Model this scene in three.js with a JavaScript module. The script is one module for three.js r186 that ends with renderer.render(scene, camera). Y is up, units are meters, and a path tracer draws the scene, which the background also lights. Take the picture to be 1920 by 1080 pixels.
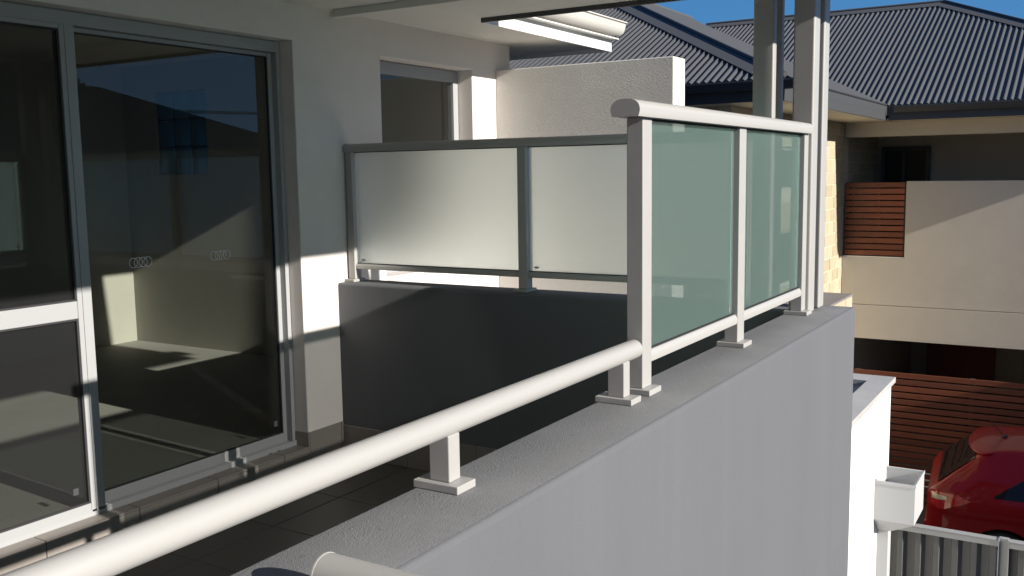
import * as THREE from 'three';
import { RoundedBoxGeometry } from 'three/addons/geometries/RoundedBoxGeometry.js';
import { mergeGeometries, mergeVertices, toCreasedNormals } from 'three/addons/utils/BufferGeometryUtils.js';
import { ImprovedNoise } from 'three/addons/math/ImprovedNoise.js';
import { Brush, Evaluator, SUBTRACTION } from 'three-bvh-csg';

// ---------------------------------------------------------------- camera, sky, sun, exposure
const scene = new THREE.Scene();
const rad = (d) => d * Math.PI / 180;
const camera = new THREE.PerspectiveCamera(2 * Math.atan(540 / 1800) * 180 / Math.PI, 1920 / 1080, 0.05, 600);
camera.position.set(3.64, 1.6, 0);
camera.rotation.set(rad(-6.854), rad(31.525), rad(-0.871), 'YXZ');
scene.add(camera);

const SUN = new THREE.Vector3(1, 0.397, 0.07).normalize();
{
  const W = 512, H = 256, px = new Float32Array(W * H * 4), d = new THREE.Vector3();
  const zen = [0.016, 0.068, 0.21], hor = [0.062, 0.20, 0.37];
  for (let j = 0; j < H; j++) for (let i = 0; i < W; i++) {
    const el = ((j + 0.5) / H - 0.5) * Math.PI, az = ((i + 0.5) / W - 0.5) * 2 * Math.PI;
    d.set(Math.cos(el) * Math.cos(az), Math.sin(el), Math.cos(el) * Math.sin(az));
    const k = Math.exp(-Math.max(0, Math.sin(el)) * 4.2), c = Math.max(0, d.dot(SUN));
    const glow = 0.14 * Math.pow(c, 8) + 0.075 * Math.pow(c, 2);
    const o = (j * W + i) * 4;
    for (let q = 0; q < 3; q++) px[o + q] = el > 0 ? zen[q] * (1 - k) + hor[q] * k + glow * [1, 0.93, 0.8][q] : [0.06, 0.054, 0.048][q];
    px[o + 3] = 1;
  }
  const sky = new THREE.DataTexture(px, W, H, THREE.RGBAFormat, THREE.FloatType);
  sky.mapping = THREE.EquirectangularReflectionMapping; sky.magFilter = sky.minFilter = THREE.LinearFilter; sky.needsUpdate = true;
  scene.background = sky; scene.environment = sky;
}
const sun = new THREE.DirectionalLight(new THREE.Color(1, 0.955, 0.88), 5.0);
sun.position.copy(SUN).multiplyScalar(60).add(new THREE.Vector3(2, 0, -6)); sun.target.position.set(2, 0, -6);
sun.castShadow = true; sun.shadow.mapSize.set(4096, 4096); sun.shadow.bias = -0.0004;
Object.assign(sun.shadow.camera, { left: -16, right: 16, top: 16, bottom: -16, near: 1, far: 120 });
scene.add(sun, sun.target);

const renderer = new THREE.WebGLRenderer({ antialias: true });
renderer.setSize(1024, 576);
renderer.toneMapping = THREE.LinearToneMapping;
renderer.toneMappingExposure = 1.75;
renderer.shadowMap.enabled = true; renderer.shadowMap.type = THREE.PCFSoftShadowMap;

// ---------------------------------------------------------------- helpers
let seed = 7;
const rnd = () => { seed = (seed * 1664525 + 1013904223) >>> 0; return seed / 4294967296; };
const rr = (a, b) => a + (b - a) * rnd();
const used = {};
const numbered = (n) => { const k = used[n] = (used[n] ?? -1) + 1; return k ? n + '_' + String(k).padStart(3, '0') : n; };
const lin = (r, g, b) => new THREE.Color().setRGB(r, g, b);
function mat(c, roughness = 0.8, extra = {}) { return new THREE.MeshPhysicalMaterial({ color: lin(...c), roughness, metalness: 0, ...extra }); }
function mesh(name, geo, m, parent) {
  const o = new THREE.Mesh(geo, m); o.name = parent === scene ? numbered(name) : name;
  o.castShadow = o.receiveShadow = true; parent.add(o); return o;
}
function tag(o, label, category, group) { o.userData.label = label; o.userData.category = category; if (group) o.userData.group = group; return o; }
function thing(name, label, category, pos = [0, 0, 0], group) {
  const g = new THREE.Group(); g.name = numbered(name); g.position.set(...pos); scene.add(g); return tag(g, label, category, group);
}
function struct(o) { o.userData.kind = 'structure'; return o; }
function sub(name, parent) { const g = new THREE.Group(); g.name = name; parent.add(g); return g; }
// box by its extents, uv in metres
function box(x0, x1, y0, y1, z0, z1, bev = 0) {
  if (x0 > x1) [x0, x1] = [x1, x0]; if (y0 > y1) [y0, y1] = [y1, y0]; if (z0 > z1) [z0, z1] = [z1, z0];
  const w = x1 - x0, h = y1 - y0, d = z1 - z0;
  let g = bev > 0 ? new RoundedBoxGeometry(w, h, d, 2, Math.min(bev, w * 0.45, h * 0.45, d * 0.45)) : new THREE.BoxGeometry(w, h, d);
  g.translate((x0 + x1) / 2, (y0 + y1) / 2, (z0 + z1) / 2);
  metreUV(g); return g;
}
function metreUV(g) {   // box mapping in metres by the dominant direction of the normal
  if (g.index) { const t = g.toNonIndexed(); g.index = null; g.attributes = t.attributes; }
  const p = g.attributes.position, n = g.attributes.normal, uv = new Float32Array(p.count * 2);
  for (let i = 0; i < p.count; i += 3) {
    let a = 0, b = 0, c = 0;
    for (let k = 0; k < 3; k++) { a += Math.abs(n.getX(i + k)); b += Math.abs(n.getY(i + k)); c += Math.abs(n.getZ(i + k)); }
    for (let k = 0; k < 3; k++) {
      const x = p.getX(i + k), y = p.getY(i + k), z = p.getZ(i + k), o = (i + k) * 2;
      if (a >= b && a >= c) { uv[o] = z; uv[o + 1] = y; } else if (b >= c) { uv[o] = x; uv[o + 1] = z; } else { uv[o] = x; uv[o + 1] = y; }
    }
  }
  g.setAttribute('uv', new THREE.BufferAttribute(uv, 2)); return g;
}
// profile [[a,b],...] closed polygon swept from p to q; a along side, b along up
function sweep(profile, p, q, up = [0, 1, 0], caps = true) {
  const P = new THREE.Vector3(...p), Q = new THREE.Vector3(...q), f = Q.clone().sub(P), L = f.length(); f.normalize();
  const s = new THREE.Vector3().crossVectors(f, new THREE.Vector3(...up)).normalize(), u = new THREE.Vector3().crossVectors(s, f).normalize();
  const sh = new THREE.Shape(profile.map(([a, b]) => new THREE.Vector2(a, b)));
  const g = new THREE.ExtrudeGeometry(sh, { depth: L, bevelEnabled: false, curveSegments: 8 });
  g.applyMatrix4(new THREE.Matrix4().makeBasis(s, u, f.clone()).setPosition(P));
  // basis (s,u,f): s x u = -f, so the sweep is mirrored; flip the faces back
  const pos = g.attributes.position.array, nr = g.attributes.normal, uvA = g.attributes.uv.array;
  if (new THREE.Vector3().crossVectors(s, u).dot(f) < 0) {
    for (let i = 0; i < pos.length; i += 9) for (let k = 0; k < 3; k++) { const t = pos[i + 3 + k]; pos[i + 3 + k] = pos[i + 6 + k]; pos[i + 6 + k] = t; }
    for (let i = 0; i < uvA.length; i += 6) for (let k = 0; k < 2; k++) { const t = uvA[i + 2 + k]; uvA[i + 2 + k] = uvA[i + 4 + k]; uvA[i + 4 + k] = t; }
  }
  g.computeVertexNormals();
  return metreUV(toCreasedNormals(g, 0.6));
}
const tube = (r, p, q) => { const P = new THREE.Vector3(...p), d = new THREE.Vector3(...q).sub(P), g = new THREE.CylinderGeometry(r, r, d.length(), 64, 1).translate(0, d.length() / 2, 0); g.applyQuaternion(new THREE.Quaternion().setFromUnitVectors(new THREE.Vector3(0, 1, 0), d.normalize())); return g.translate(...p); };
const roundRect = (x0, x1, y0, y1, r, n = 5) => {
  const out = [];
  for (const [cx, cy, a0] of [[x1 - r, y1 - r, 0], [x0 + r, y1 - r, 90], [x0 + r, y0 + r, 180], [x1 - r, y0 + r, 270]])
    for (let i = 0; i <= n; i++) { const a = rad(a0 + 90 * i / n); out.push([cx + r * Math.cos(a), cy + r * Math.sin(a)]); }
  return out;
};
const circle = (r, n = 40) => Array.from({ length: n }, (_, i) => [r * Math.cos(2 * Math.PI * i / n), r * Math.sin(2 * Math.PI * i / n)]);
const merge = (l) => mergeGeometries(l.map((g) => { const t = g.index ? g.toNonIndexed() : g; for (const k of Object.keys(t.attributes)) if (!['position', 'normal', 'uv'].includes(k)) t.deleteAttribute(k); return t; }));

// ---------------------------------------------------------------- textures
const noise = new ImprovedNoise();
function tileNoise(x, y, per, s) {   // periodic perlin by blending
  const f = (a, b) => noise.noise(a, b, s);
  const u = x / per, v = y / per;
  return f(x, y) * (1 - u) * (1 - v) + f(x - per, y) * u * (1 - v) + f(x, y - per) * (1 - u) * v + f(x - per, y - per) * u * v;
}
function tex(n, fn, metres, srgb = false) {
  const d = new Uint8Array(n * n * 4);
  for (let j = 0; j < n; j++) for (let i = 0; i < n; i++) {
    const v = fn(i / n, j / n), o = (j * n + i) * 4;
    for (let q = 0; q < 3; q++) d[o + q] = Math.max(0, Math.min(255, Math.round((Array.isArray(v) ? v[q] : v) * 255)));
    d[o + 3] = 255;
  }
  const t = new THREE.DataTexture(d, n, n); t.wrapS = t.wrapT = THREE.RepeatWrapping;
  t.magFilter = THREE.LinearFilter; t.minFilter = THREE.LinearMipmapLinearFilter; t.generateMipmaps = true;
  t.repeat.set(1 / metres, 1 / metres); if (srgb) t.colorSpace = THREE.SRGBColorSpace; t.needsUpdate = true; return t;
}
const at2 = (t, metres) => { const c = t.clone(); c.repeat.set(1 / metres, 1 / metres); c.needsUpdate = true; return c; };
const stucco = tex(512, (u, v) => {   // rolled acrylic texture: lumpy grain about 4 mm
  const a = tileNoise(u * 96, v * 96, 96, 1.5), b = tileNoise(u * 44, v * 44, 44, 4.5), c = tileNoise(u * 150, v * 150, 150, 8.5);
  return 0.5 + 0.42 * Math.sign(a) * Math.pow(Math.abs(a), 0.8) + 0.25 * b + 0.15 * c;
}, 0.6);
const fineGrain = tex(512, (u, v) => 0.5 + 0.35 * tileNoise(u * 170, v * 170, 170, 2.5) + 0.2 * tileNoise(u * 60, v * 60, 60, 6.5), 0.35);
const mottle = tex(512, (u, v) => {   // gentle uneven tone of paint, multiplies the colour
  const k = 0.93 + 0.05 * tileNoise(u * 5, v * 5, 5, 11.5) + 0.035 * tileNoise(u * 17, v * 17, 17, 3.5) + 0.03 * tileNoise(u * 90, v * 90, 90, 5.5);
  return k;
}, 1.7);
const grime = tex(512, (u, v) => {   // blotchy dust and small spots on floors and slabs
  let k = 0.86 + 0.12 * tileNoise(u * 4, v * 4, 4, 21.5) + 0.08 * tileNoise(u * 13, v * 13, 13, 9.5) + 0.06 * tileNoise(u * 70, v * 70, 70, 2.2);
  if (tileNoise(u * 55, v * 55, 55, 31.5) > 0.62) k *= 0.8;
  return k;
}, 2.3);
const woodGrain = tex(512, (u, v) => {
  const g = tileNoise(u * 4, v * 60, 4, 1.2) * 0.0 + noise.noise(u * 6, v * 90, 3.3) * 0.16 + noise.noise(u * 20, v * 220, 8.3) * 0.1;
  const k = 0.8 + g; return [k, k * 0.97, k * 0.95];
}, 1.0);
const streaks = tex(512, (u, v) => {   // faint rain runs and trowel patches on painted render
  const run = tileNoise(u * 26, v * 1.0 + 0.3, 26, 14.5) * 0.5 + tileNoise(u * 60, v * 2, 60, 18.5) * 0.3;
  return 0.92 + 0.075 * run + 0.05 * tileNoise(u * 6, v * 6, 6, 5.1) + 0.03 * tileNoise(u * 120, v * 120, 120, 2.9);
}, 2.0);
const brickTone = tex(256, (u, v) => 0.9 + 0.12 * tileNoise(u * 9, v * 9, 9, 3.1) + 0.1 * tileNoise(u * 40, v * 40, 40, 7.7), 0.5);

// ---------------------------------------------------------------- materials
const M = {
  wall: mat([0.69, 0.64, 0.60], 0.9, { bumpMap: fineGrain, bumpScale: 0.0012, map: mottle }),
  wing: mat([0.62, 0.60, 0.565], 0.92, { bumpMap: at2(stucco, 0.36), bumpScale: 0.0026, map: mottle }),
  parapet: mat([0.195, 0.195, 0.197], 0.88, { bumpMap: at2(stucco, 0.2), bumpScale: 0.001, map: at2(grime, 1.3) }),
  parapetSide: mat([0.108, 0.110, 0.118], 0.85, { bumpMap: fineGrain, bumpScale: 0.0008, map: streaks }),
  cream: mat([0.355, 0.344, 0.326], 0.42, { clearcoat: 0.15, clearcoatRoughness: 0.35, map: at2(mottle, 1.1) }),
  creamPlain: mat([0.355, 0.344, 0.326], 0.42, { clearcoat: 0.15, clearcoatRoughness: 0.35 }),
  scuff: mat([0.22, 0.25, 0.238], 0.9),
  stamp: mat([0.12, 0.12, 0.12], 0.8),
  frame: mat([0.31, 0.312, 0.315], 0.5, { specularIntensity: 0.5 }),
  gasket: mat([0.02, 0.02, 0.022], 0.7),
  soffit: mat([0.66, 0.645, 0.60], 0.9, { map: mottle }),
  whitePaint: mat([0.74, 0.73, 0.70], 0.55, { map: mottle }),
  floorTile: mat([0.12, 0.107, 0.095], 0.45, { map: grime }),
  floorTile2: mat([0.11, 0.099, 0.088], 0.45, { map: at2(grime, 1.9) }),
  grout: mat([0.12, 0.11, 0.1], 0.95),
  skirtTile: mat([0.255, 0.226, 0.204], 0.45, { map: grime }),
  roomFloor: mat([0.37, 0.365, 0.34], 0.7, { map: grime }),
  roomWall: mat([0.40, 0.39, 0.345], 0.9, { map: mottle }),
  pane: mat([0.78, 0.80, 0.76], 0.0, { transmission: 1, thickness: 0, ior: 1.6 }),
  frosted: mat([0.56, 0.83, 0.77], 1.0, { transmission: 0.942, thickness: 0, ior: 1.5, specularIntensity: 0.06, transparent: true, opacity: 0.88 }),
  frostedRear: mat([0.90, 0.965, 0.945], 0.6, { transmission: 1, thickness: 0.006, ior: 1.5 }),  // same glass as frosted; its different light is put into a paler colour
  etch: mat([0.75, 0.75, 0.75], 0.8),
  roofMetal: mat([0.084, 0.085, 0.088], 0.7, { specularIntensity: 0.3, map: mottle }),
  gutterDark: mat([0.045, 0.048, 0.055], 0.4, {}),
  gutterGrey: mat([0.05, 0.052, 0.055], 0.5, {}),
  gutterCream: mat([0.48, 0.465, 0.43], 0.45, {}),
  beige: mat([0.58, 0.52, 0.435], 0.92, { bumpMap: fineGrain, bumpScale: 0.0015, map: at2(mottle, 2.6) }),
  brick: [[0.42, 0.36, 0.245], [0.45, 0.39, 0.275], [0.385, 0.325, 0.215], [0.43, 0.365, 0.235]].map((c) => mat(c, 0.95, { map: brickTone, bumpMap: fineGrain, bumpScale: 0.002 })),
  mortar: mat([0.50, 0.45, 0.34], 0.95),
  capping: mat([0.20, 0.18, 0.165], 0.9, { map: grime }),
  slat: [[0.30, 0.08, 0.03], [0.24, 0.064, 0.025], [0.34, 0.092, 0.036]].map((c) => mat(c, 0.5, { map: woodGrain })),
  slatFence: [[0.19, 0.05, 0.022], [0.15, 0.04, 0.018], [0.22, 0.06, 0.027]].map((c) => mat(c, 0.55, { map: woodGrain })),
  blackMetal: mat([0.015, 0.014, 0.014], 0.6),
  dark: mat([0.28, 0.27, 0.26], 0.85, { map: mottle }),
  white: mat([0.80, 0.79, 0.76], 0.85, { map: mottle, bumpMap: fineGrain, bumpScale: 0.001 }),
  coping: mat([0.47, 0.455, 0.43], 0.5, { map: grime }),
  whiteMetal: mat([0.46, 0.46, 0.455], 0.4, {}),
  fenceSheet: mat([0.10, 0.098, 0.092], 0.5, { map: mottle }),
  fenceRail: mat([0.30, 0.295, 0.28], 0.5, {}),
  asphalt: mat([0.085, 0.083, 0.08], 0.95, { map: at2(grime, 4) }),
};

// ---------------------------------------------------------------- ground
struct(mesh('ground', metreUV(new THREE.PlaneGeometry(500, 500).rotateX(-Math.PI / 2).translate(0, -2.9, 0)), M.asphalt, scene)).userData.label = 'grey paved ground between the houses';

// ---------------------------------------------------------------- own house: wall with door and window openings, room behind
const house = thing('cream_house', 'cream rendered house with sliding glass door, window and eaves over the balcony', 'house');
{
  const DZ0 = -3.78, DZ1 = -1.22, DH = 2.303, DS = 0.118;      // door opening
  const WZ0 = -5.464, WZ1 = -4.498, WS = 0.985, WH = 2.287;    // window opening
  const T = 0.24, END = -5.95, NEAR = 4.0, TOP = 2.6;
  // the wall as one extruded sheet with two openings
  const sh = new THREE.Shape([[NEAR, -2.9], [NEAR, TOP], [END, TOP], [END, -2.9]].map(([a, b]) => new THREE.Vector2(a, b)));
  const hole = (z0, z1, y0, y1) => sh.holes.push(new THREE.Path([[z0, y0], [z1, y0], [z1, y1], [z0, y1]].map(([a, b]) => new THREE.Vector2(a, b))));
  hole(DZ0, DZ1, DS, DH); hole(WZ0, WZ1, WS, WH);
  const wg = new THREE.ExtrudeGeometry(sh, { depth: T - 0.008, bevelEnabled: true, bevelThickness: 0.004, bevelSize: 0.004, bevelOffset: -0.004, bevelSegments: 1 });
  wg.rotateY(-Math.PI / 2); // shape x -> world z, depth -> world -x
  wg.translate(-0.004, 0, 0);
  mesh('wall', metreUV(wg.toNonIndexed()), M.wall, house);
  // room
  const RX = -3.765, RZ = -5.553, FY = 0.14, CY = 2.56;
  const room = sub('room', house); 
  mesh('room_floor', box(RX, -T, FY - 0.15, FY, RZ, 3.4), M.roomFloor, room);
  mesh('room_ceiling', box(RX, -T, CY, CY + 0.1, RZ, 3.4), M.roomWall, room);
  mesh('back_wall', box(RX - 0.15, RX, FY - 0.15, CY + 0.1, RZ - 0.15, 3.55), M.roomWall, room);
  mesh('near_wall', box(RX, -T, FY - 0.15, CY + 0.1, 3.4, 3.55), M.roomWall, room);
  // far wall with the opening for the glass blocks
  const GX0 = -3.335, GX1 = -2.71, GY0 = 1.625, GY1 = 2.325;
  mesh('far_wall', merge([box(RX, GX0, FY - 0.15, CY + 0.1, RZ - 0.15, RZ), box(GX1, -T, FY - 0.15, CY + 0.1, RZ - 0.15, RZ), box(GX0, GX1, FY - 0.15, GY0, RZ - 0.15, RZ), box(GX0, GX1, GY1, CY + 0.1, RZ - 0.15, RZ)]), M.roomWall, room);
  const blocks = sub('glass_block_window', house);
  const gm = mat([0.20, 0.34, 0.36], 0.8, { transmission: 0.75, thickness: 0, ior: 1.5 });
  for (let i = 0; i < 3; i++) for (let j = 0; j < 3; j++) {
    const w = (GX1 - GX0) / 3, h = (GY1 - GY0) / 3;
    mesh('glass_block', box(GX0 + i * w + 0.006, GX0 + (i + 1) * w - 0.006, GY0 + j * h + 0.006, GY0 + (j + 1) * h - 0.006, RZ - 0.09, RZ - 0.01, 0.02), gm, blocks);
  }
  mesh('block_grout', merge([0, 1, 2, 3].flatMap((i) => {
    const x = GX0 + i * (GX1 - GX0) / 3, y = GY0 + i * (GY1 - GY0) / 3;
    return [box(x - 0.006, x + 0.006, GY0, GY1, RZ - 0.08, RZ - 0.02), box(GX0, GX1, y - 0.0055, y + 0.0055, RZ - 0.079, RZ - 0.021)];
  })), M.grout, blocks);

  // sliding door
  const door = sub('sliding_door', house); door.position.x = -0.045;
  const F = M.frame, yB = 0.13, yT = DH - 0.004;
  mesh('head_track', merge([box(-0.16, -0.045, yT - 0.055, yT, DZ0 + 0.004, DZ1 - 0.004), box(-0.12, -0.105, yT - 0.075, yT - 0.054, DZ0 + 0.01, DZ1 - 0.01)]), F, door);
  mesh('sill_track', merge([box(-0.16, -0.035, DS + 0.001, yB + 0.008, DZ0 + 0.004, DZ1 - 0.004, 0.003), box(-0.075, -0.065, yB, yB + 0.02, DZ0 + 0.01, DZ1 - 0.01), box(-0.045, -0.036, yB, yB + 0.024, DZ0 + 0.01, DZ1 - 0.01)]), F, door);
  for (const [a, b] of [[DZ0 + 0.004, DZ0 + 0.03], [DZ1 - 0.03, DZ1 - 0.004]]) mesh('jamb', merge([box(-0.159, -0.046, yB + 0.008, yT - 0.055, a, b), box(-0.1, -0.09, yB + 0.008, yT - 0.055, a === DZ0 + 0.004 ? b : a - 0.014, a === DZ0 + 0.004 ? b + 0.014 : a)]), F, door);
  // the panel with one large pane (inner track)
  {
    const xo = -0.085, xi = -0.125, z0 = -3.758, z1 = -2.53, gz0 = -3.725, gz1 = -2.592, gy0 = 0.198, gy1 = 2.224;
    mesh('stile', box(xi, xo, yB + 0.012, yT - 0.056, z0, gz0, 0.003), F, door);
    mesh('stile', box(xi, xo, yB + 0.012, yT - 0.056, gz1, z1, 0.003), F, door);
    mesh('bottom_rail', box(xi + 0.001, xo - 0.001, yB + 0.012, gy0, gz0, gz1, 0.003), F, door);
    mesh('top_rail', box(xi + 0.001, xo - 0.001, gy1, yT - 0.056, gz0, gz1, 0.003), F, door);
    mesh('gasket', merge([box(xo - 0.014, xo - 0.004, gy0, gy0 + 0.007, gz0, gz1), box(xo - 0.014, xo - 0.004, gy1 - 0.007, gy1, gz0, gz1), box(xo - 0.0145, xo - 0.0035, gy0, gy1, gz0, gz0 + 0.007), box(xo - 0.0145, xo - 0.0035, gy0, gy1, gz1 - 0.007, gz1)]), M.gasket, door);
    const pane = new THREE.PlaneGeometry(gz1 - gz0, gy1 - gy0).rotateY(Math.PI / 2).translate(xo - 0.012, (gy0 + gy1) / 2, (gz0 + gz1) / 2);
    mesh('pane', pane, M.pane, door);
    for (const [za, zb, y] of [[-2.815, -2.94, 1.214], [-3.288, -3.416, 1.208]]) {   // four linked rings etched on the glass
      const rings = [], L = za - zb, r = L / 5.3;
      for (let k = 0; k < 4; k++) rings.push(new THREE.RingGeometry(r * 0.89, r, 40).rotateY(Math.PI / 2).translate(xo - 0.009 + k * 0.0004, y, za - r - k * (L - 2 * r) / 3));
      mesh('ring_marking', merge(rings), M.etch, door).userData.label = 'four linked rings etched on the door glass';
    }
    for (const z of [-3.62, -3.56]) mesh('weep_slot', box(-0.036, -0.0335, yB - 0.007, yB + 0.001, z - 0.022, z), M.gasket, door);
    mesh('glass_stamp', box(xo - 0.0105, xo - 0.0095, 0.245, 0.275, -3.69, -3.665), M.stamp, door);
  }
  // the panel with a middle rail (outer track)
  {
    const xo = -0.036, xi = -0.078, z0 = -2.575, gz0 = -2.505, gz1 = -1.33, z1 = -1.26, gy0 = 0.185, gy1 = 2.222;
    mesh('stile', merge([box(xi, xo, yB + 0.012, yT - 0.056, z0, gz0, 0.003), box(xo - 0.003, xo + 0.004, yB + 0.014, yT - 0.06, gz0 - 0.03, gz0 - 0.022)]), F, door);
    mesh('stile', box(xi, xo, yB + 0.012, yT - 0.056, gz1, z1, 0.003), F, door);
    mesh('bottom_rail', box(xi + 0.001, xo - 0.001, yB + 0.012, gy0, gz0, gz1, 0.003), F, door);
    mesh('top_rail', box(xi + 0.001, xo - 0.001, gy1, yT - 0.056, gz0, gz1, 0.003), F, door);
    mesh('middle_rail', box(xi + 0.001, xo - 0.001, 1.005, 1.081, gz0, gz1, 0.004), F, door);
    mesh('fly_screen', new THREE.PlaneGeometry(gz1 - gz0, gy1 - gy0).rotateY(Math.PI / 2).translate(xo - 0.019, (gy0 + gy1) / 2, (gz0 + gz1) / 2), mat([0.03, 0.03, 0.031], 0.9, { transparent: true, opacity: 0.40, specularIntensity: 0.1 }), door);
    const ed = (y, s) => box(xo - 0.016, xo - 0.006, y, y + s * 0.008, gz0, gz1);
    mesh('gasket', merge([ed(gy0, 1), ed(1.005, -1), ed(1.081, 1), ed(gy1, -1), box(xo - 0.0165, xo - 0.0055, gy0, 1.005, gz0, gz0 + 0.008), box(xo - 0.0165, xo - 0.0055, 1.081, gy1, gz0, gz0 + 0.008)]), M.gasket, door);
    for (const [a, b] of [[gy0, 1.005], [1.081, gy1]]) mesh('pane', new THREE.PlaneGeometry(gz1 - gz0, b - a).rotateY(Math.PI / 2).translate(xo - 0.022, (a + b) / 2, (gz0 + gz1) / 2), M.pane, door);
    mesh('glass_stamp', box(xo - 0.0205, xo - 0.0195, 0.235, 0.265, -2.46, -2.435), M.stamp, door);
  }
  mesh('added_end_wall', box(0.001, 5.4, -2.9, TOP, 2.2, 2.4), M.wall, house);  // unseen wall added behind the camera to hold back sky light
  // window
  const win = sub('window', house); win.position.x = -0.03;
  {
    const z0 = WZ0 + 0.004, z1 = WZ1 - 0.004, y0 = WS + 0.004, y1 = WH - 0.004, a = -0.135, b = -0.085, fw = 0.055;
    mesh('frame', merge([box(a, b, y1 - 0.075, y1, z0, z1, 0.003), box(a, b, y0, y0 + fw, z0, z1, 0.003), box(a, b, y0 + fw, y1 - 0.075, z0, z0 + fw, 0.003), box(a, b, y0 + fw, y1 - 0.075, z1 - fw, z1, 0.003)]), F, win);
    mesh('pane', new THREE.PlaneGeometry(z1 - z0 - 2 * fw, y1 - y0 - fw - 0.075).rotateY(Math.PI / 2).translate(-0.105, (y0 + fw + y1 - 0.075) / 2, (z0 + z1) / 2), M.pane, win);
    mesh('sill', box(-0.1, 0.03, WS - 0.032, WS + 0.0035, WZ0 - 0.002, WZ1 + 0.002, 0.004), M.wall, win);
  }
  // skirting and sill tiles
  const sk = sub('skirting', house);
  for (let z = 1.85; z > -4.05; z -= 0.453) {
    const a = Math.max(z - 0.45, -4.058), inDoor = (p) => p < DZ1 && p > DZ0;
    for (const [p, q] of [[a, z]]) {
      const cuts = [p, ...[DZ0, DZ1].filter((c) => c > p && c < q), q].sort((m, n) => m - n);
      for (let i = 0; i + 1 < cuts.length; i++) {
        const c = (cuts[i] + cuts[i + 1]) / 2; if (cuts[i + 1] - cuts[i] < 0.004) continue;
        mesh('skirting_tile', box(0.0005, 0.011, 0.002, inDoor(c) ? DS - 0.001 : 0.205, cuts[i] + 0.0006, cuts[i + 1] - 0.0006, 0.002), M.skirtTile, sk);
        if (inDoor(c)) mesh('sill_tile', box(-0.079, 0.011, DS + 0.0005, DS + 0.009, cuts[i] + 0.0006, cuts[i + 1] - 0.0006, 0.002), M.skirtTile, sk);
      }
    }
  }
  mesh('skirting_tile', box(-0.088, 0.0095, DS + 0.0095, 0.205, DZ0 + 0.0005, DZ0 + 0.010, 0.002), M.skirtTile, sk);
}

// ---------------------------------------------------------------- own roof: soffit, beam, fascias, gutter, sheet
{
  const S = 2.49, R = sub('roof', house);
  mesh('soffit', merge([box(0.001, 3.27, S, S + 0.02, -4.775, 4.0), box(0.001, 0.525, S + 0.0004, S + 0.0204, -5.95, -4.776), box(-4, 0.525, S + 0.0008, S + 0.0208, -6.46, -5.951)]), M.soffit, R);
  mesh('ceiling_batten', box(0.036, 3.26, 2.452, S - 0.001, -4.12, -4.06), M.soffit, R);
  mesh('fascia', box(0.526, 0.545, 2.462, 2.6, -6.48, -4.80), M.whitePaint, R);
  mesh('fascia', box(-4, 0.5255, 2.4625, 2.6, -6.48, -6.461), M.whitePaint, R);
  mesh('fascia', box(3.271, 3.29, 2.464, 2.62, -4.80, 4.0), M.gutterGrey, R);
  mesh('fascia', box(0.527, 3.2705, 2.4645, 2.62, -4.795, -4.776), M.gutterGrey, R);
  const quad = [[0, 0], [0.06, -0.004], [0.085, 0.012], [0.098, 0.04], [0.105, 0.075], [0.118, 0.08], [0.118, 0.088], [0.098, 0.086], [0.09, 0.05], [0.075, 0.02], [0.055, 0.008], [0.008, 0.008], [0.008, 0.088], [0, 0.088]];
  // gutter of the eave that carries on past the balcony
  mesh('gutter', sweep(quad.map(([a, b]) => [a, b]), [0.546, 2.575, -4.80], [0.546, 2.575, -6.50]), M.gutterCream, R);
  mesh('gutter_strap', box(0.546, 0.60, 2.545, 2.552, -6.49, -4.80), M.whitePaint, R);
  mesh('gutter', sweep(quad, [3.291, 2.56, 4.0], [3.291, 2.56, -4.9]), M.gutterGrey, R);
  // metal sheets, pitched away from the eaves (above the frame, keep the sun off the ceiling)
  const tp = Math.tan(rad(22));
  const quadG = (pts) => { const g = new THREE.BufferGeometry(); g.setAttribute('position', new THREE.Float32BufferAttribute([...pts[0], ...pts[1], ...pts[2], ...pts[0], ...pts[2], ...pts[3]].flat(), 3)); g.computeVertexNormals(); return metreUV(g); };
  mesh('roof_sheet', merge([
    quadG([[3.33, 2.64, 4.0], [3.33, 2.64, -4.83], [-2.2, 2.64 + 5.53 * tp, -4.83], [-2.2, 2.64 + 5.53 * tp, 4.0]]),
    quadG([[0.58, 2.66, -4.83], [0.58, 2.66, -6.5], [-2.2, 2.66 + 2.78 * tp, -6.5], [-2.2, 2.66 + 2.78 * tp, -4.83]]),
    quadG([[-2.2, 2.64 + 5.53 * tp, 4.0], [-2.2, 2.64 + 5.53 * tp, -6.5], [-7, 2.64, -6.5], [-7, 2.64, 4.0]])]), M.roofMetal, R);
}

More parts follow.
